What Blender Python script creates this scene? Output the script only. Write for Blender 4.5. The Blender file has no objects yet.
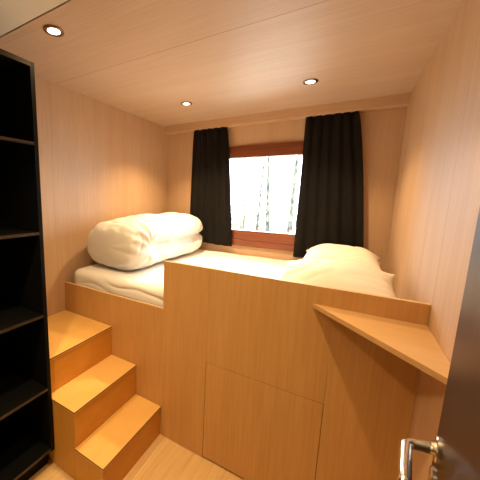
import bpy, bmesh, math, random
from mathutils import Vector, Matrix, noise
random.seed(4)
S = bpy.context.scene
COL = S.collection
S.view_settings.view_transform = 'Standard'
S.view_settings.look = 'None'
S.view_settings.gamma = 1
S.view_settings.exposure = 0.0

# ------------------------------------------------------------------ measures
W = 2.0664        # room width
D = 1.4034        # bed front plane at y = -D
ZT, ZG, XP = 1.1315, 0.8427, 0.9082
X1, X2, X3 = 0.4892, 0.7033, 0.9012
H1, H2, H3 = 0.6217, 0.4125, 0.2009
YS = -1.8916      # near side of the steps
XB = 0.527       # bookcase front
ZC, ZB = 2.2415, 2.1728
YN = -2.80        # partition with the doorway

# ------------------------------------------------------------------ materials
def mat(name):
    m = bpy.data.materials.new(name); m.use_nodes = True
    nt = m.node_tree
    return m, nt, nt.nodes['Principled BSDF']

def plain(name, rgb, rough=.5, metal=0., spec=.5, bump=None):
    m, nt, b = mat(name)
    b.inputs['Base Color'].default_value = (*rgb, 1)
    b.inputs['Roughness'].default_value = rough
    b.inputs['Metallic'].default_value = metal
    b.inputs['Specular IOR Level'].default_value = spec
    tc = nt.nodes.new('ShaderNodeTexCoord')
    n = nt.nodes.new('ShaderNodeTexNoise')
    n.inputs['Scale'].default_value = bump[0] if bump else 30
    n.inputs['Detail'].default_value = 4
    nt.links.new(tc.outputs['Object'], n.inputs['Vector'])
    if bump:
        bp = nt.nodes.new('ShaderNodeBump')
        bp.inputs['Strength'].default_value = bump[1]
        bp.inputs['Distance'].default_value = bump[2]
        nt.links.new(n.outputs['Fac'], bp.inputs['Height'])
        nt.links.new(bp.outputs['Normal'], b.inputs['Normal'])
    mr = nt.nodes.new('ShaderNodeMapRange')
    mr.inputs['To Min'].default_value = max(.02, rough - .05)
    mr.inputs['To Max'].default_value = min(1, rough + .05)
    nt.links.new(n.outputs['Fac'], mr.inputs['Value'])
    nt.links.new(mr.outputs['Result'], b.inputs['Roughness'])
    return m

def wood(name, light, dark, grain='z', rough=.45, fine=110., coarse=12., along=1.5, contrast=1., seams=None, spec=.35, line=(.5,)):
    """laminate with streaks running along one axis; seams = (axis, [positions]) are the joints between sheets"""
    m, nt, b = mat(name)
    N, L = nt.nodes, nt.links
    tc = N.new('ShaderNodeTexCoord')
    def stretched(s, a):
        mp = N.new('ShaderNodeMapping')
        sc = [s, s, s]; sc['xyz'.index(grain)] = a
        mp.inputs['Scale'].default_value = sc
        L.new(tc.outputs['Object'], mp.inputs['Vector'])
        return mp
    n1 = N.new('ShaderNodeTexNoise'); n1.inputs['Scale'].default_value = 1; n1.inputs['Detail'].default_value = 5
    n1.inputs['Roughness'].default_value = .6
    L.new(stretched(fine, along * 2.2).outputs[0], n1.inputs['Vector'])
    n2 = N.new('ShaderNodeTexNoise'); n2.inputs['Scale'].default_value = 1; n2.inputs['Detail'].default_value = 3
    L.new(stretched(coarse, along * .6).outputs[0], n2.inputs['Vector'])
    mx = N.new('ShaderNodeMath'); mx.operation = 'MULTIPLY_ADD'
    mx.inputs[1].default_value = .62
    sc2 = N.new('ShaderNodeMath'); sc2.operation = 'MULTIPLY'; sc2.inputs[1].default_value = .38
    L.new(n2.outputs['Fac'], sc2.inputs[0])
    L.new(n1.outputs['Fac'], mx.inputs[0]); L.new(sc2.outputs[0], mx.inputs[2])
    r = N.new('ShaderNodeValToRGB')
    r.color_ramp.elements[0].position = .5 - .17 / contrast
    r.color_ramp.elements[1].position = .5 + .13 / contrast
    r.color_ramp.elements[0].color = (*dark, 1); r.color_ramp.elements[1].color = (*light, 1)
    L.new(mx.outputs[0], r.inputs[0])
    out = r.outputs['Color']
    if seams:
        sep = N.new('ShaderNodeSeparateXYZ'); L.new(tc.outputs['Object'], sep.inputs[0])
        for pos in seams[1]:
            s1 = N.new('ShaderNodeMath'); s1.operation = 'SUBTRACT'; s1.inputs[1].default_value = pos
            L.new(sep.outputs['XYZ'.index(seams[0].upper())], s1.inputs[0])
            s2 = N.new('ShaderNodeMath'); s2.operation = 'ABSOLUTE'; L.new(s1.outputs[0], s2.inputs[0])
            s3 = N.new('ShaderNodeMath'); s3.operation = 'LESS_THAN'; s3.inputs[1].default_value = .0016
            L.new(s2.outputs[0], s3.inputs[0])
            mi = N.new('ShaderNodeMix'); mi.data_type = 'RGBA'
            L.new(s3.outputs[0], mi.inputs['Factor']); L.new(out, mi.inputs['A'])
            mi.inputs['B'].default_value = (*[c * line[0] for c in dark], 1)
            out = mi.outputs['Result']
    L.new(out, b.inputs['Base Color'])
    b.inputs['Roughness'].default_value = rough
    b.inputs['Specular IOR Level'].default_value = spec
    bp = N.new('ShaderNodeBump'); bp.inputs['Strength'].default_value = .08; bp.inputs['Distance'].default_value = .001
    L.new(n1.outputs['Fac'], bp.inputs['Height']); L.new(bp.outputs['Normal'], b.inputs['Normal'])
    return m

OAK_L, OAK_D = (.64, .445, .295), (.55, .365, .225)
M_wall_l = wood('oak_laminate_left_wall', OAK_L, OAK_D, 'z', seams=('y', [-1.455]), line=(.9,))
M_wall_b = wood('oak_laminate_back_wall', OAK_L, OAK_D, 'z')
M_wall_r = wood('oak_laminate_right_wall', OAK_L, OAK_D, 'z', rough=.55, spec=.18, seams=('y', [-1.41]), line=(.7,))
M_ceil = wood('oak_laminate_ceiling', (.60, .445, .333), (.515, .37, .265), 'x', seams=('y', [-1.4064]), line=(.45,))
M_trim = wood('oak_laminate_pelmet', OAK_L, OAK_D, 'x')
PAN_L, PAN_D = (.61, .35, .13), (.51, .275, .09)
M_panel = wood('oak_laminate_bed_front', PAN_L, PAN_D, 'z', rough=.42, coarse=7)
M_edge = plain('oak_edge_band', (.66, .45, .24), .5)
M_shelf = wood('oak_laminate_shelf', (.60, .385, .185), (.53, .32, .145), 'x', rough=.38)
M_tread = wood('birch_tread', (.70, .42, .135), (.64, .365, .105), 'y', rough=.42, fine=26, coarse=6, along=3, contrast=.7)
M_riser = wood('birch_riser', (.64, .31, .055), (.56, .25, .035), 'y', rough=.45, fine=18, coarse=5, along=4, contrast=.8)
M_stepside = wood('birch_step_side', (.62, .32, .06), (.54, .26, .04), 'z', rough=.5)
M_black = plain('black_laminate', (.004, .004, .004), .55, spec=.10)
M_blackedge = plain('black_edge_band', (.03, .021, .012), .30, spec=.6)
M_hall = plain('pale_painted_board', (.76, .74, .68), .7)
M_gap = plain('dark_gap', (.10, .065, .035), .7)
M_mahog = wood('mahogany_frame', (.26, .072, .022), (.16, .038, .012), 'x', rough=.35, fine=90, coarse=14, spec=.5)
M_door = wood('wenge_door', (.042, .020, .009), (.027, .012, .005), 'z', rough=.40, fine=120, coarse=16, spec=.35)
M_steel = plain('brushed_steel', (.72, .69, .64), .24, 1.0)
M_chrome = plain('dark_chrome_ring', (.30, .24, .18), .22, 1.0)
M_cotton = plain('white_cotton_duvet', (.80, .785, .775), .85, spec=.1, bump=(240, .15, .001))
M_sheet = plain('cream_fitted_sheet', (.81, .79, .78), .85, spec=.1, bump=(240, .15, .001))
M_pillow = plain('cream_pillow_cotton', (.75, .70, .66), .85, spec=.1, bump=(240, .15, .001))

def curtain_mat():
    m, nt, b = mat('black_curtain_cloth')
    b.inputs['Base Color'].default_value = (.020, .0175, .0175, 1)
    b.inputs['Roughness'].default_value = .75
    b.inputs['Specular IOR Level'].default_value = .25
    b.inputs['Sheen Weight'].default_value = .05
    b.inputs['Sheen Roughness'].default_value = .4
    tc = nt.nodes.new('ShaderNodeTexCoord'); w = nt.nodes.new('ShaderNodeTexNoise')
    w.inputs['Scale'].default_value = 500
    nt.links.new(tc.outputs['Object'], w.inputs['Vector'])
    bp = nt.nodes.new('ShaderNodeBump'); bp.inputs['Strength'].default_value = .2; bp.inputs['Distance'].default_value = .001
    nt.links.new(w.outputs['Fac'], bp.inputs['Height']); nt.links.new(bp.outputs['Normal'], b.inputs['Normal'])
    return m
M_curtain = curtain_mat()

def floor_mat():
    m, nt, b = mat('oak_plank_floor')
    N, L = nt.nodes, nt.links
    tc = N.new('ShaderNodeTexCoord')
    mp = N.new('ShaderNodeMapping'); mp.inputs['Rotation'].default_value = (0, 0, math.radians(90))
    L.new(tc.outputs['Object'], mp.inputs['Vector'])
    br = N.new('ShaderNodeTexBrick')
    br.inputs['Scale'].default_value = 1; br.inputs['Brick Width'].default_value = 1.2; br.inputs['Row Height'].default_value = .19
    br.inputs['Mortar Size'].default_value = .0012; br.inputs['Mortar Smooth'].default_value = .1
    br.inputs['Color1'].default_value = (.66, .45, .215, 1); br.inputs['Color2'].default_value = (.60, .40, .185, 1)
    br.inputs['Mortar'].default_value = (.46, .30, .135, 1)
    L.new(mp.outputs[0], br.inputs['Vector'])
    mp2 = N.new('ShaderNodeMapping'); mp2.inputs['Scale'].default_value = (38, 2.2, 38)
    L.new(tc.outputs['Object'], mp2.inputs['Vector'])
    n = N.new('ShaderNodeTexNoise'); n.inputs['Scale'].default_value = 1; n.inputs['Detail'].default_value = 5; n.inputs['Distortion'].default_value = 1.2
    L.new(mp2.outputs[0], n.inputs['Vector'])
    r = N.new('ShaderNodeValToRGB')
    r.color_ramp.elements[0].position = .3; r.color_ramp.elements[0].color = (.86, .80, .72, 1)
    r.color_ramp.elements[1].position = .62; r.color_ramp.elements[1].color = (1, 1, 1, 1)
    L.new(n.outputs['Fac'], r.inputs[0])
    mi = N.new('ShaderNodeMix'); mi.data_type = 'RGBA'; mi.blend_type = 'MULTIPLY'; mi.inputs['Factor'].default_value = 1
    L.new(br.outputs['Color'], mi.inputs['A']); L.new(r.outputs['Color'], mi.inputs['B'])
    L.new(mi.outputs['Result'], b.inputs['Base Color'])
    b.inputs['Roughness'].default_value = .5; b.inputs['Specular IOR Level'].default_value = .3
    return m
M_floor = floor_mat()

def glow(name, rgb, strength):
    m, nt, b = mat(name)
    b.inputs['Base Color'].default_value = (.8, .8, .8, 1)
    b.inputs['Emission Color'].default_value = (*rgb, 1)
    b.inputs['Emission Strength'].default_value = strength
    return m
M_lamp = glow('lit_lamp_lens', (1, .86, .66), 9)

def glass_mat():
    m, nt, b = mat('window_glass')
    N, L = nt.nodes, nt.links
    out = N['Material Output']; N.remove(b)
    t = N.new('ShaderNodeBsdfTransparent'); t.inputs[0].default_value = (.97, .98, .97, 1)
    g = N.new('ShaderNodeBsdfGlossy'); g.inputs['Roughness'].default_value = .02
    f = N.new('ShaderNodeFresnel'); f.inputs['IOR'].default_value = 1.4
    mx = N.new('ShaderNodeMixShader')
    L.new(f.outputs[0], mx.inputs[0]); L.new(t.outputs[0], mx.inputs[1]); L.new(g.outputs[0], mx.inputs[2])
    L.new(mx.outputs[0], out.inputs['Surface'])
    return m
M_glass = glass_mat()

def bark_mat():
    m, nt, b = mat('birch_bark')
    N, L = nt.nodes, nt.links
    tc = N.new('ShaderNodeTexCoord'); mp = N.new('ShaderNodeMapping'); mp.inputs['Scale'].default_value = (7, 7, 5)
    L.new(tc.outputs['Object'], mp.inputs['Vector'])
    n = N.new('ShaderNodeTexNoise'); n.inputs['Scale'].default_value = 1.6; n.inputs['Detail'].default_value = 6; n.inputs['Roughness'].default_value = .7
    L.new(mp.outputs[0], n.inputs['Vector'])
    r = N.new('ShaderNodeValToRGB')
    r.color_ramp.elements[0].position = .44; r.color_ramp.elements[0].color = (.008, .007, .004, 1)
    r.color_ramp.elements[1].position = .58; r.color_ramp.elements[1].color = (.085, .078, .052, 1)
    L.new(n.outputs['Fac'], r.inputs[0]); L.new(r.outputs[0], b.inputs['Base Color'])
    b.inputs['Roughness'].default_value = .9
    return m
M_bark = bark_mat()
M_twig = plain('pale_twig_bark', (.075, .058, .02), .9)
M_grass = plain('dry_winter_grass', (.50, .48, .40), .95, bump=(12, .6, .03))

# ------------------------------------------------------------------ builders
def link(name, me, m, parent=None, smooth=False):
    o = bpy.data.objects.new(name, me); COL.objects.link(o)
    if m: me.materials.append(m)
    if parent: o.parent = parent
    if smooth:
        for p in me.polygons: p.use_smooth = True
    return o

def fin(name, bm, m, parent=None, smooth=False):
    bmesh.ops.recalc_face_normals(bm, faces=bm.faces)
    me = bpy.data.meshes.new(name); bm.to_mesh(me); bm.free()
    return link(name, me, m, parent, smooth)

def box(bm, x0, x1, y0, y1, z0, z1, bev=0.):
    vs = [bm.verts.new((x, y, z)) for x in (x0, x1) for y in (y0, y1) for z in (z0, z1)]
    fs = [bm.faces.new([vs[i] for i in q]) for q in ((0, 1, 3, 2), (4, 6, 7, 5), (0, 4, 5, 1), (2, 3, 7, 6), (0, 2, 6, 4), (1, 5, 7, 3))]
    if bev:
        es = list({e for f in fs for e in f.edges})
        bmesh.ops.bevel(bm, geom=es, offset=bev, segments=2, profile=.5, affect='EDGES')

def prism(bm, pts, axis, a, b, bev=0.):
    """polygon pts in the two other axes, extruded along axis from a to b"""
    def P(p, t):
        q = list(p); q.insert(axis, t); return q
    va = [bm.verts.new(P(p, a)) for p in pts]; vb = [bm.verts.new(P(p, b)) for p in pts]
    n = len(pts)
    fs = [bm.faces.new(va), bm.faces.new(vb[::-1])]
    for i in range(n): fs.append(bm.faces.new([va[i], vb[i], vb[(i + 1) % n], va[(i + 1) % n]]))
    if bev:
        bmesh.ops.recalc_face_normals(bm, faces=bm.faces)
        es = list({e for f in fs for e in f.edges})
        bmesh.ops.bevel(bm, geom=es, offset=bev, segments=1, affect='EDGES')

def tube(bm, pts, rad, seg=12, cap=True):
    pts = [Vector(p) for p in pts]
    if not hasattr(rad, '__len__'): rad = [rad] * len(pts)
    rings = []; up = None
    for i, p in enumerate(pts):
        t = (pts[min(i + 1, len(pts) - 1)] - pts[max(i - 1, 0)]).normalized()
        if up is None: up = Vector((0, 0, 1)) if abs(t.z) < .9 else Vector((1, 0, 0))
        a = t.cross(up).normalized(); c = a.cross(t).normalized(); up = c
        rings.append([bm.verts.new(p + (a * math.cos(k * 2 * math.pi / seg) + c * math.sin(k * 2 * math.pi / seg)) * rad[i]) for k in range(seg)])
    for i in range(len(rings) - 1):
        for k in range(seg):
            bm.faces.new([rings[i][k], rings[i][(k + 1) % seg], rings[i + 1][(k + 1) % seg], rings[i + 1][k]])
    if cap:
        bm.faces.new(rings[0][::-1]); bm.faces.new(rings[-1])

def lathe(bm, prof, c, ax=Vector((0, 0, 1)), seg=32):
    """prof = (radius, height along ax)"""
    ax = Vector(ax).normalized()
    a = ax.orthogonal().normalized(); b2 = ax.cross(a)
    c = Vector(c); rings = []
    for r, h in prof:
        rings.append([bm.verts.new(c + ax * h + (a * math.cos(k * 2 * math.pi / seg) + b2 * math.sin(k * 2 * math.pi / seg)) * r) for k in range(seg)])
    for i in range(len(rings) - 1):
        for k in range(seg):
            bm.faces.new([rings[i][k], rings[i][(k + 1) % seg], rings[i + 1][(k + 1) % seg], rings[i + 1][k]])
    bm.faces.new(rings[0][::-1]); bm.faces.new(rings[-1])

def tag(o, label, cat, group=None, kind=None):
    o['label'] = label; o['category'] = cat
    if group: o['group'] = group
    if kind: o['kind'] = kind
    return o

def empty(name, loc=(0, 0, 0)):
    o = bpy.data.objects.new(name, None); COL.objects.link(o)
    o.location = loc; o.empty_display_size = .1
    return o

def thing(name, label, cat, loc=(0, 0, 0), group=None):
    return tag(empty(name, loc), label, cat, group)

def boxpart(name, m, parent, x0, x1, y0, y1, z0, z1, bev=0., label=None):
    """box given in world measures, stored relative to the thing it belongs to"""
    bm = bmesh.new(); l = parent.location if parent else Vector()
    if parent and parent.parent: l = l + parent.parent.location
    box(bm, x0 - l.x, x1 - l.x, y0 - l.y, y1 - l.y, z0 - l.z, z1 - l.z, bev)
    o = fin(name, bm, m, parent)
    if label: o['label'] = label
    return o

def struct(name, bm, m, label, cat, parent=None):
    o = fin(name, bm, m, parent); tag(o, label, cat, kind='structure'); return o

# ------------------------------------------------------------------ the room
T = .08
bm = bmesh.new(); box(bm, 0, W, -4.1, 0, -.08, 0)
struct('floor', bm, M_floor, 'light oak plank floor at the foot of the steps', 'floor')
bm = bmesh.new(); box(bm, -T, 0, -4.1, .0, -.08, ZC + T)
struct('wall_left', bm, M_wall_l, 'oak panelled wall on the left beside the folded duvet', 'wall')
bm = bmesh.new(); box(bm, W, W + T, -4.1, .0, -.08, ZC + T)
struct('wall_right', bm, M_wall_r, 'oak panelled wall on the right behind the pillows and door', 'wall')
# window wall with its opening
GX0, GX1, GZ0, GZ1 = .69, 1.49, 1.182, 1.881
FX0, FX1, FZ0, FZ1 = GX0 - .075, GX1 + .075, 1.0256, 1.990
bm = bmesh.new()
box(bm, -T, FX0 + .02, 0, .1, -.08, ZC + T); box(bm, FX1 - .02, W + T, 0, .1, -.08, ZC + T)
box(bm, FX0 + .02, FX1 - .02, 0, .1, -.08, FZ0 + .02); box(bm, FX0 + .02, FX1 - .02, 0, .1, FZ1 - .02, ZC + T)
struct('wall_back', bm, M_wall_b, 'oak panelled window wall behind the curtains', 'wall')
bm = bmesh.new(); box(bm, 0, W, -1.894, 0, ZC, ZC + T)
struct('ceiling', bm, M_ceil, 'oak panelled ceiling with recessed downlights', 'ceiling')
bm = bmesh.new(); box(bm, 0, W, -4.1, -1.902, ZC, ZC + T)
struct('ceiling_near', bm, M_hall, 'pale painted ceiling strip at the upper left corner', 'ceiling')
bm = bmesh.new(); box(bm, 0, W, -1.902, -1.894, ZC + .004, ZC + T)
struct('trim_2', bm, M_gap, 'dark joint between pale ceiling and oak ceiling', 'trim')
bm = bmesh.new(); box(bm, .001, W - .001, -.0929, -.0005, ZB, ZC - .0005, .001)
struct('trim_1', bm, M_trim, 'oak pelmet beam under the ceiling above the curtains', 'trim')
# partition behind the camera with the doorway, and the corridor end wall
bm = bmesh.new()
box(bm, 0, 1.02, YN - .08, YN, 0, ZC); box(bm, 1.90, W, YN - .08, YN, 0, ZC); box(bm, 1.02, 1.90, YN - .08, YN, 2.05, ZC)
struct('wall_near', bm, M_hall, 'pale partition wall with the doorway behind the camera', 'wall')
bm = bmesh.new(); box(bm, -T, W + T, -4.18, -4.1, -.08, ZC + T)
struct('wall_corridor', bm, M_hall, 'pale end wall of the corridor behind the camera', 'wall')

# window: frame boards and pane
win = tag(empty('window_1', (GX0, 0, FZ0)), 'window with mahogany frame between the two black curtains', 'window', kind='structure')
bm = bmesh.new(); l = win.location
def lb(x0, x1, y0, y1, z0, z1, bev=.003): box(bm, x0 - l.x, x1 - l.x, y0 - l.y, y1 - l.y, z0 - l.z, z1 - l.z, bev)
lb(FX0, FX1, -.018, .07, GZ1, FZ1); lb(FX0, GX0, -.018, .07, FZ0, GZ1); lb(GX1, FX1, -.018, .07, FZ0, GZ1)
lb(GX0, GX1, -.014, .07, FZ0 + .062, GZ0)
fin('window_frame', bm, M_mahog, win)
bm = bmesh.new(); lb(GX0, GX1, -.019, .07, FZ0, FZ0 + .060)
fin('sill', bm, M_mahog, win)
bm = bmesh.new(); lb(GX0 - .004, GX1 + .004, .038, .044, GZ0 - .004, GZ1 + .004, 0)
fin('pane', bm, M_glass, win)

# ------------------------------------------------------------------ built-in bunk
bunk = thing('bunk_base', 'tall built-in oak bunk base with a stepped front under the white mattress', 'bed', (1.0, -.7, 0))
PY0, PY1 = -D, -D + .018
HX0, HX1, HZ0, HZ1 = 1.1969, 1.769, .0109, .6014
g = .0022
# the tall front is three sheets, the middle one ending above the hatch
boxpart('front_panel', M_panel, bunk, XP, HX0 - g, PY0, PY1, .002, ZT)
boxpart('front_panel', M_panel, bunk, HX0 - g + .0011, HX1 + .001, PY0, PY1, HZ1 + g, ZT)
boxpart('front_panel', M_panel, bunk, HX1 + .0022, W - .001, PY0, PY1, .002, ZT)
boxpart('added_seam_backing', M_panel, bunk, HX0 - .04, HX0 + .03, PY1 + .0005, PY1 + .012, HZ1 + .03, ZT - .002)  # unseen strips added behind both seams so no white light shows through
boxpart('added_seam_backing', M_panel, bunk, HX1 - .03, HX1 + .04, PY1 + .0005, PY1 + .012, HZ1 + .03, ZT - .002)
boxpart('access_hatch', M_panel, bunk, HX0, HX1, PY0 + .0005, PY1, HZ0, HZ1, .0007, 'flush square oak hatch low in the front panel')
boxpart('entry_panel', M_panel, bunk, .001, XP - .0015, PY0 + .002, PY1, .002, ZG, 0, 'lower oak front board above the steps')
boxpart('edge_band', M_edge, bunk, .001, XP - .0015, PY0 + .002, PY1, ZG, ZG + .0012)
boxpart('edge_band', M_edge, bunk, XP, W - .001, PY0, PY1, ZT, ZT + .0012)
boxpart('platform', M_panel, bunk, .002, W - .002, PY1 + .001, -.002, .70, .718)

# triangular corner shelf
bm = bmesh.new()
tri = [(1.690, -D - .0008), (W - .0012, -D - .0008), (W - .0012, -1.806)]
cs = (W - .1, -D - .1, 1.035)
prism(bm, [(x - cs[0], y - cs[1]) for x, y in tri], 2, 0, .0181)
sh = fin('corner_shelf', bm, M_shelf)
sh.location = cs
tag(sh, 'triangular oak corner shelf fixed between the bunk front and right wall', 'shelf')

# ------------------------------------------------------------------ steps
st = thing('step_unit', 'three-tread birch step unit climbing to the bunk beside the black bookcase', 'steps', (X3 / 2, -1.65, 0))
l = st.location
tt = .018
yb_, yn_ = -D - .001, YS
def rel(pts): return [(a - l.x, b - l.z) for a, b in pts]
# stepped near side board
side = [(.004, .001), (X3 - .006, .001), (X3 - .006, H3 - tt), (X2 - .006, H3 - tt), (X2 - .006, H2 - tt), (X1 - .006, H2 - tt), (X1 - .006, H1 - tt), (.004, H1 - tt)]
bm = bmesh.new(); prism(bm, rel(side), 1, yn_ + .003 - l.y, yn_ + .021 - l.y); fin('side_panel', bm, M_stepside, st)
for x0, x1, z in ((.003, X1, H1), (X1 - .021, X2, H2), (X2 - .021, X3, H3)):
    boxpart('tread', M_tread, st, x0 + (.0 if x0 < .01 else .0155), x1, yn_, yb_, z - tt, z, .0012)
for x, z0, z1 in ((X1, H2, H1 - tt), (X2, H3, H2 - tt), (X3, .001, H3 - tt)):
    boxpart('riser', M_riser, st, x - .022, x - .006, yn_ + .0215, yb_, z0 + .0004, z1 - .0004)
# thin brown edge bands on the near and front edges of each tread
M_bandb = plain('brown_edge_band', (.20, .10, .04), .5)
for x0, x1, z in ((.003, X1, H1), (X1 - .0055, X2, H2), (X2 - .0055, X3, H3)):
    bm = bmesh.new()
    box(bm, x1 - l.x, x1 + .0012 - l.x, yn_ - l.y, yb_ - l.y, z - .0075, z - .0015)
    box(bm, x0 - l.x, x1 + .0012 - l.x, yn_ - .0012 - l.y, yn_ - l.y, z - .0075, z - .0015)
    fin('edge_band', bm, M_bandb, st)

# ------------------------------------------------------------------ bookcase
BY1, BY0 = YS - .003, YN + .004
bc = thing('bookcase', 'tall black open bookcase standing on the floor at the left edge', 'bookcase', (XB / 2, (BY0 + BY1) / 2, 0))
bt = .02
ZTOP, ZBOT = 2.0739, .10
boxpart('side_panel', M_black, bc, .003, XB - .0015, BY1 - bt, BY1, .105, ZTOP)
boxpart('side_panel', M_black, bc, .003, XB - .0015, BY0, BY0 + bt, .105, ZTOP)
boxpart('back_panel', M_black, bc, .16, .166, BY0 + bt, BY1 - bt, .001, ZTOP)
boxpart('top_panel', M_black, bc, .003, XB - .0015, BY0 + bt, BY1 - bt, ZTOP - bt, ZTOP)
for z in (1.733, 1.317, .897, .489, .125):
    s = boxpart('shelf', M_black, bc, .166, XB - .002, BY0 + bt, BY1 - bt, z - .014, z)
    bm = bmesh.new(); ll = bc.location
    box(bm, XB - .002 - ll.x, XB - .0005 - ll.x, BY0 + bt - ll.y, BY1 - bt - ll.y, z - .0135, z, .0004)
    fin('edge_band', bm, M_blackedge, s)
for y0, y1 in ((BY1 - bt, BY1), (BY0, BY0 + bt)):
    boxpart('front_edge', M_black, bc, XB - .0015, XB, y0, y1, .105, ZTOP)
boxpart('front_edge', M_blackedge, bc, XB - .0015, XB, BY0 + bt, BY1 - bt, ZTOP - bt, ZTOP)
boxpart('plinth', M_black, bc, .02, XB - .05, BY0 + .01, BY1 - .012, .001, .1045)

# ------------------------------------------------------------------ mattress and bedding
def rounded_box_mesh(nx, ny, nz, hx, hy, hz, r):
    """box of half sizes hx, hy, hz with rounded edges, gridded for displacement"""
    bm = bmesh.new()
    bmesh.ops.create_cube(bm, size=2)
    bmesh.ops.subdivide_edges(bm, edges=bm.edges[:], cuts=nx, use_grid_fill=True)
    for v in bm.verts:
        p = Vector((v.co.x * hx, v.co.y * hy, v.co.z * hz))
        q = Vector((max(-hx + r, min(hx - r, p.x)), max(-hy + r, min(hy - r, p.y)), max(-hz + r, min(hz - r, p.z))))
        d = p - q
        if d.length > 1e-9: p = q + d.normalized() * min(r, max(abs(d.x), abs(d.y), abs(d.z)))
        v.co = p
    return bm

MZ0, MZ1 = .7185, .948
bm = rounded_box_mesh(70, 0, 0, (W - .052) / 2, (D - .045) / 2, (MZ1 - MZ0) / 2, .05)
mc = Vector(((W + .04) / 2, -(D - .045) / 2 - .012, (MZ0 + MZ1) / 2))
for v in bm.verts:
    w = v.co + mc
    if v.co.z > 0:
        # creases of the sheet gathered along the front edge near the steps
        k = math.exp(-((w.y + 1.24) / .13) ** 2) * math.exp(-((w.x - .85) / .5) ** 2)
        v.co.z += -.022 * k * (1 - abs(math.sin(w.y * 38 + w.x * 4 + 2 * noise.noise(w * 3)))) ** 3 + .005 * k * math.sin(w.y * 75 + 5 * noise.noise(w * 3) + w.x * 9) + .004 * noise.noise(w * 6) - .002
    if v.co.y < -(D - .045) / 2 + .06:
        k = math.exp(-((w.x - .72) / .45) ** 2)
        v.co.y += .010 * k * (1 - abs(math.sin(w.z * 42 + w.x * 5 + 2.5 * noise.noise(w * 4)))) ** 2
mt = fin('mattress', bm, M_sheet, None, True); mt.location = mc
tag(mt, 'white mattress under a cream fitted sheet lying on the bunk', 'mattress')

def duvet():
    bm = bmesh.new()
    NU, NV = 120, 150
    y0, y1 = -1.285, -.105
    c = Vector((.315, -.66, .95))
    rows = []
    for j in range(NV + 1):
        t = j / NV
        y = y0 + (y1 - y0) * t
        e = 2 * t - 1
        k = (1 - abs(e) ** 7) ** (1 / 2.4) if abs(e) < 1 else 0
        k = max(k, .02)
        row = []
        for i in range(NU):
            a = 2 * math.pi * i / NU
            ca, sa = math.cos(a), math.sin(a)
            n = 2.9
            r = (abs(ca) ** n + abs(sa) ** n) ** (-1 / n)
            hx = .275; hz = .186 + .012 * t
            x = r * ca * hx; z = r * sa * hz
            # the fold line on the room side, open to the window end
            along = 1 / (1 + math.exp(-(t - .17) * 26))
            ang = math.atan2(z + .022, x)
            if ca > 0:
                cr = math.exp(-(abs(ang) / .17) ** 1.5)
                x -= .075 * cr * along
                if z < -.02: x += .022 * along * math.sin(min(1, (-z) / .1) * math.pi * .6)
            # sits flat below, narrow to the ends
            kx = .55 + .45 * k if k > .3 else k * (.55 + .45 * .3) / .3
            x *= kx; z *= (k ** .75)
            zz = z + (hz - .002)
            lift = .0 if z < 0 else 0
            p = Vector((c.x + x, y, c.z + zz + lift))
            row.append((p, a, k, t))
        rows.append(row)
    grid = []
    pinch = Vector((.52, -1.08, 1.12))
    for row in rows:
        g = []
        for p, a, k, t in row:
            q = p.copy()
            low = noise.noise(p * 3.2 + Vector((3, 1, 7)))
            mid = noise.noise(Vector((p.x * 7, p.y * 11, p.z * 7)))
            d = (p - pinch)
            rad = math.atan2(d.z, d.y + .3 * d.x)
            wr = math.sin(rad * 9 + 6 * low + 3 * mid) * math.exp(-(d.length / .28) ** 2)
            ridge = (1 - abs(noise.noise(Vector((p.x * 5 + p.z * 4, p.y * 13, p.z * 6 - p.x * 3))))) ** 5
            n = Vector((math.cos(a), 0, math.sin(a)))
            n.y = -.6 if t < .1 else (.6 if t > .9 else 0)
            amp = min(1, k * 1.3)
            q += n.normalized() * amp * (.018 * low + .009 * mid + .009 * wr - .014 * ridge + .004)
            if q.z < .952: q.z = .952 + .02 * (0 if q.z < .952 else 1)
            if q.x < .012: q.x = .012
            g.append(bm.verts.new(q))
        grid.append(g)
    for j in range(NV):
        for i in range(NU):
            bm.faces.new([grid[j][i], grid[j][(i + 1) % NU], grid[j + 1][(i + 1) % NU], grid[j + 1][i]])
    bm.faces.new(grid[0][::-1]); bm.faces.new(grid[-1])
    bmesh.ops.smooth_vert(bm, verts=bm.verts, factor=.5, use_axis_x=True, use_axis_y=True, use_axis_z=True)
    return bm
bm = duvet(); o0 = Vector((.3, -.66, .952))
for v in bm.verts: v.co -= o0
dv = fin('duvet', bm, M_cotton, None, True); dv.location = o0
tag(dv, 'thick white duvet folded double at the left end of the mattress', 'duvet')

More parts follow.
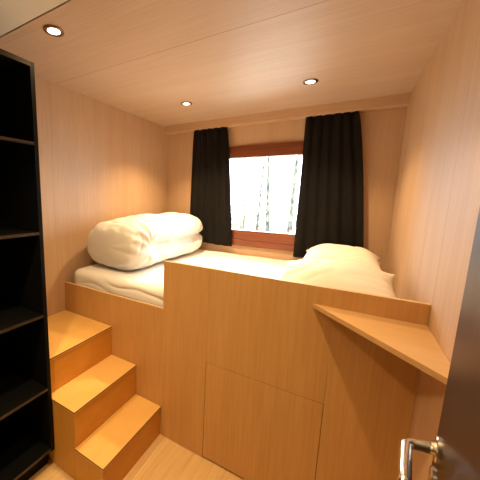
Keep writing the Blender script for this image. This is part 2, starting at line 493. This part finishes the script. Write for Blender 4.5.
def pillow_mesh(lx, ly, th, seed, sag=0.):
    bm = bmesh.new(); N = 44; top = {}; bot = {}
    off = Vector((seed * 3.1, seed * 1.7, seed))
    for sgn, dct in ((1, top), (-1, bot)):
        for i in range(N + 1):
            for j in range(N + 1):
                if sgn == -1 and (i in (0, N) or j in (0, N)): dct[i, j] = top[i, j]; continue
                u = -1 + 2 * i / N; v = -1 + 2 * j / N
                # sides pulled in, corners left as points
                x = u * lx / 2 * (1 - .13 * (1 - abs(v) ** 2.6) * abs(u) ** 2)
                y = v * ly / 2 * (1 - .13 * (1 - abs(u) ** 2.6) * abs(v) ** 2)
                f = max(0, (1 - abs(u) ** 2.2)) ** .62 * max(0, (1 - abs(v) ** 2.2)) ** .62
                z = sgn * th / 2 * f
                e = max(abs(u), abs(v))
                p = Vector((x, y, z))
                if 0 < f:
                    z += sgn * (.012 * noise.noise(p * 6 + off) - .008 * (1 - abs(noise.noise(Vector((p.x * 5 + p.y * 3, p.y * 9 - p.x * 4, seed))))) ** 6) * f ** .4
                    # small gathers running in from the seams
                    s = math.sin((y if abs(u) > abs(v) else x) * 95 + 4 * noise.noise(p * 9 + off))
                    z += sgn * .004 * s * math.exp(-((e - .86) / .1) ** 2)
                dct[i, j] = bm.verts.new((x, y, z))
    for i in range(N):
        for j in range(N):
            bm.faces.new([top[i, j], top[i + 1, j], top[i + 1, j + 1], top[i, j + 1]])
            bm.faces.new([bot[i, j], bot[i, j + 1], bot[i + 1, j + 1], bot[i + 1, j]])
    return bm

def pillow(lx, ly, th, c, rot, seed, label):
    bm = pillow_mesh(lx, ly, th, seed)
    R = Matrix.Rotation(rot[2], 4, 'Z') @ Matrix.Rotation(rot[1], 4, 'Y') @ Matrix.Rotation(rot[0], 4, 'X')
    bmesh.ops.transform(bm, matrix=R, verts=bm.verts)
    o = fin('pillow', bm, M_pillow, None, True); o.location = c
    tag(o, label, 'pillow', 'pillows on the bunk')
    # let it settle: nothing of it below the mattress
    for v in o.data.vertices:
        if v.co.z + c[2] < .957: v.co.z = .957 - c[2]
    return o
pillow(.585, .575, .235, (1.752, -1.075, 1.058), (math.radians(8), 0, math.radians(1)), 1, 'nearer cream pillow right behind the tall bunk front')
pillow(.53, .60, .245, (1.762, -.44, 1.058), (math.radians(3), 0, math.radians(-1)), 2, 'farther cream pillow in front of the right curtain')

# ------------------------------------------------------------------ curtains
def curtain(name, xt0, xt1, xb0, xb1, ztop, zbl, zbr, folds, seed, label):
    bm = bmesh.new(); NX, NZ = 150, 46
    ycen = -.052
    g = []
    for j in range(NZ + 1):
        t = j / NZ
        row = []
        sp = t ** .75
        for i in range(NX + 1):
            s = i / NX
            zb = zbl + (zbr - zbl) * s
            z = ztop + (zb - ztop) * t
            x = (xt0 + (xb0 - xt0) * sp) * (1 - s) + (xt1 + (xb1 - xt1) * sp) * s
            # slow drift of folds so they are not parallel
            ph = folds * 2 * math.pi * (s + .025 * noise.noise(Vector((s * 4, t * 1.5, seed)))) + seed
            am = .0085 * (1 - .3 * t) + .003
            big = math.sin(folds * .37 * 2 * math.pi * s + seed * 2 + t) * .008 * t
            y = ycen + am * (math.sin(ph) + .25 * math.sin(2 * ph + 1) * (1 - t)) + big
            # gathered heading
            if t < .07: y += .006 * math.sin(ph * 3) * (1 - t / .07)
            x += .006 * math.cos(ph) * (1 - .3 * t)
            row.append(bm.verts.new((x, min(-.022, max(-.088, y)), z)))
        g.append(row)
    for j in range(NZ):
        for i in range(NX):
            bm.faces.new([g[j][i], g[j + 1][i], g[j + 1][i + 1], g[j][i + 1]])
    o0 = Vector(((xt0 + xt1) / 2, ycen, ztop))
    for v in bm.verts: v.co -= o0
    bmesh.ops.solidify(bm, geom=bm.faces[:], thickness=.0018)
    o = fin(name, bm, M_curtain, None, True); o.location = o0
    tag(o, label, 'curtain', 'black window curtains')
    return o
curtain('curtain', .338, .716, .314, .822, ZB - .0015, 1.03, 1.012, 5.5, .4, 'black curtain at the left of the window behind the duvet')
curtain('curtain', 1.402, 1.768, 1.398, 1.92, ZB - .0015, .985, .99, 5.5, 2.1, 'black curtain at the right of the window behind the pillows')

# ------------------------------------------------------------------ downlights
def downlight(x, y, label, power):
    t = thing('downlight', label, 'light', (x, y, ZC), 'recessed ceiling downlights')
    bm = bmesh.new()
    prof = [(.0455, -.0005), (.0455, -.004), (.043, -.0062), (.0295, -.0062), (.0275, -.003), (.0275, -.0006)]
    lathe(bm, prof, (0, 0, 0)); fin('ring', bm, M_chrome, t, True)
    bm = bmesh.new(); lathe(bm, [(.027, -.0045), (.0255, -.0056), (.012, -.0062), (.001, -.0064)], (0, 0, 0))
    fin('lens', bm, M_lamp, t, True)
    ld = bpy.data.lights.new('downlight_lamp', 'AREA'); ld.shape = 'DISK'; ld.size = .056
    ld.energy = power; ld.color = (1, .68, .33); ld.spread = math.radians(108)
    lo = bpy.data.objects.new('downlight_lamp', ld); COL.objects.link(lo); lo.parent = t
    lo.location = (0, 0, -.012)
    return t
PWR = 13.0
downlight(.5505, -1.8041, 'lit downlight above the steps close to the pale ceiling', PWR * .38)
downlight(.5867, -.6321, 'lit downlight above the folded duvet, left of the pair by the window', PWR * 1.02)
downlight(1.4926, -.6307, 'lit downlight above the pillows, right of the pair by the window', PWR * .72)
downlight(1.4926, -1.8041, 'lit downlight above the entry floor in front of the bunk', PWR * .48)
downlight(1.02, -2.50, 'added unseen downlight in the pale ceiling that brightens the side of the steps', PWR * .95)  # added lamp out of view, lifts the dark near side of the steps

# ------------------------------------------------------------------ the open door with its lever
E0 = Vector((1.999, -1.922, 0)); u = Vector((-.150, -.9887, 0)).normalized(); n = Vector((-u.y * -1, u.x * -1, 0))
n = Vector((u.y, -u.x, 0)).normalized()
if n.x > 0: n = -n
door = tag(empty('door_1', E0 + u * .83), 'open dark brown door with a steel lever at the right edge', 'door', kind='structure')
dl = door.location
bm = bmesh.new()
q = [E0, E0 + u * .83, E0 + u * .83 - n * .038, E0 - n * .038]
prism(bm, [((p - dl).x, (p - dl).y) for p in q], 2, .008, 2.035, .0015)
leaf = fin('door_leaf', bm, M_door, door)
hz = .997
R0 = E0 + u * .070 + Vector((0, 0, hz)) - dl
hd = empty('door_handle', (0, 0, 0)); hd.parent = door
bm = bmesh.new()
pts = []
nk = (n * .93 + u * .37).normalized()
N1 = R0 + nk * .056
pts = [R0 + n * .004, R0 + nk * .02, R0 + nk * .044]
for k in range(1, 8):
    a = k / 8 * math.pi / 2
    pts.append(R0 + nk * (.044 + .014 * math.sin(a)) + u * (.014 * (1 - math.cos(a))))
for k in range(0, 7): pts.append(N1 + nk * .002 + u * (.014 + .018 * k))
tube(bm, pts, [.011] * 3 + [.0108] * (len(pts) - 4) + [.0085], 16)
lv = fin('lever', bm, M_steel, hd, True); lv['label'] = 'steel lever of the door handle'
bm = bmesh.new(); lathe(bm, [(.026, .0003), (.026, .006), (.024, .008), (.013, .0085), (.012, .014)], R0, n); fin('rose', bm, M_steel, hd, False)
kr = R0 - Vector((0, 0, .072))
bm = bmesh.new(); lathe(bm, [(.026, .0003), (.026, .006), (.024, .008), (.010, .0085)], kr, n); fin('key_rose', bm, M_steel, door, False)

# ------------------------------------------------------------------ outside
bm = bmesh.new(); bmesh.ops.create_grid(bm, x_segments=40, y_segments=40, size=20)
for v in bm.verts: v.co = Vector((v.co.x, v.co.y + 20.4, -.9 + .25 * noise.noise(v.co * .3)))
struct('ground_outside', bm, M_grass, 'pale dry grass ground outside the window', 'ground')

def birch(x, y, r, h, lean, nb, label):
    t = thing('birch_tree', label, 'tree', (x, y, -1.0), 'birch trees outside the window')
    bm = bmesh.new(); pts, rad = [], []
    for k in range(15):
        s = k / 14
        pts.append((lean * s * h + .02 * noise.noise(Vector((s * 4, x, y))), .04 * noise.noise(Vector((x, s * 4, y))), h * s)); rad.append(r * (1 - .7 * s))
    tube(bm, pts, rad, 12); fin('trunk', bm, M_bark, t, True)
    bm = bmesh.new()
    for b in range(nb):
        s = random.uniform(.1, .95); k = int(s * 14); p = Vector(pts[k])
        a = random.uniform(0, 6.28); ln = random.uniform(.5, 1.3)
        d = Vector((math.cos(a), math.sin(a), random.uniform(.2, 1.1))).normalized()
        w = [p]; 
        for m_ in range(6):
            d = (d + Vector((random.uniform(-.2, .2), random.uniform(-.2, .2), random.uniform(-.12, .2)))).normalized()
            w.append(w[-1] + d * ln / 6)
        tube(bm, w, [.012 * (1 - i / 7) + .002 for i in range(7)], 5)
        for m_ in range(3):
            q0 = w[random.randint(2, 5)]; dd = (d + Vector((random.uniform(-.8, .8), random.uniform(-.8, .8), random.uniform(-.5, .8)))).normalized()
            tube(bm, [q0, q0 + dd * .15, q0 + dd * .3 + Vector((0, 0, .05))], [.004, .003, .0015], 4)
    br = fin('branches', bm, M_twig, t, True); br['kind'] = 'stuff'
    return t
birch(-.19, 6.0, .075, 6, -.054, 10, 'dark mottled birch trunk through the middle of the window')
birch(.36, 6.0, .085, 6, .004, 10, 'mottled birch trunk beside the right curtain edge')
birch(-1.21, 8.0, .06, 6, .043, 14, 'slim leaning birch just left of the middle trunk')
birch(-2.15, 9.5, .04, 5, .0, 16, 'thin birch near the left curtain')
birch(-.2, 12.5, .05, 7, .01, 16, 'thin far birch between the two thick trunks')
birch(1.7, 8.0, .09, 6, .0, 10, 'birch hidden behind the right curtain')

# brush between the trunks
bm = bmesh.new()
for k in range(800):
    y = random.uniform(5.0, 14); x = random.uniform(-4.2, 1.8) * y / 8
    p = Vector((x, y, -.95)); d = Vector((random.uniform(-.3, .3), random.uniform(-.3, .3), 1)).normalized(); w = [p]
    ln = random.uniform(.8, 2.6)
    for i in range(6):
        d = (d + Vector((random.uniform(-.25, .25), random.uniform(-.25, .25), 0))).normalized(); w.append(w[-1] + d * ln / 6)
    tube(bm, w, [.013 * (1 - i / 7) + .003 for i in range(7)], 4)
bs = fin('undergrowth', bm, M_twig, None, True)
tag(bs, 'pale yellowish undergrowth of thin stems between the birches', 'undergrowth', kind='stuff')

# ------------------------------------------------------------------ sky
w = bpy.data.worlds.new('overcast_sky'); S.world = w; w.use_nodes = True
bg = w.node_tree.nodes['Background']; bg.inputs[0].default_value = (.76, .88, 1, 1); bg.inputs[1].default_value = 22.5

# ------------------------------------------------------------------ camera
cd = bpy.data.cameras.new('camera'); cam = bpy.data.objects.new('camera', cd); COL.objects.link(cam)
cd.sensor_width = 36; cd.sensor_fit = 'HORIZONTAL'; cd.lens = 280 / 480 * 36
cd.shift_x = (240 - 174.98) / 480; cd.shift_y = 0
cd.clip_start = .02
yaw, pitch, roll = .5520, -.1544, .0202
r = Vector((math.cos(yaw), math.sin(yaw), 0)); f = Vector((-math.sin(yaw), math.cos(yaw), 0)); up = Vector((0, 0, 1))
f2 = f * math.cos(pitch) + up * math.sin(pitch); up2 = up * math.cos(pitch) - f * math.sin(pitch)
r2 = r * math.cos(roll) + up2 * math.sin(roll); up3 = up2 * math.cos(roll) - r * math.sin(roll)
Mx = Matrix((r2, up3, -f2)).transposed().to_4x4(); Mx.translation = Vector((1.7822, -2.7073, 1.5))
cam.matrix_world = Mx
S.camera = cam
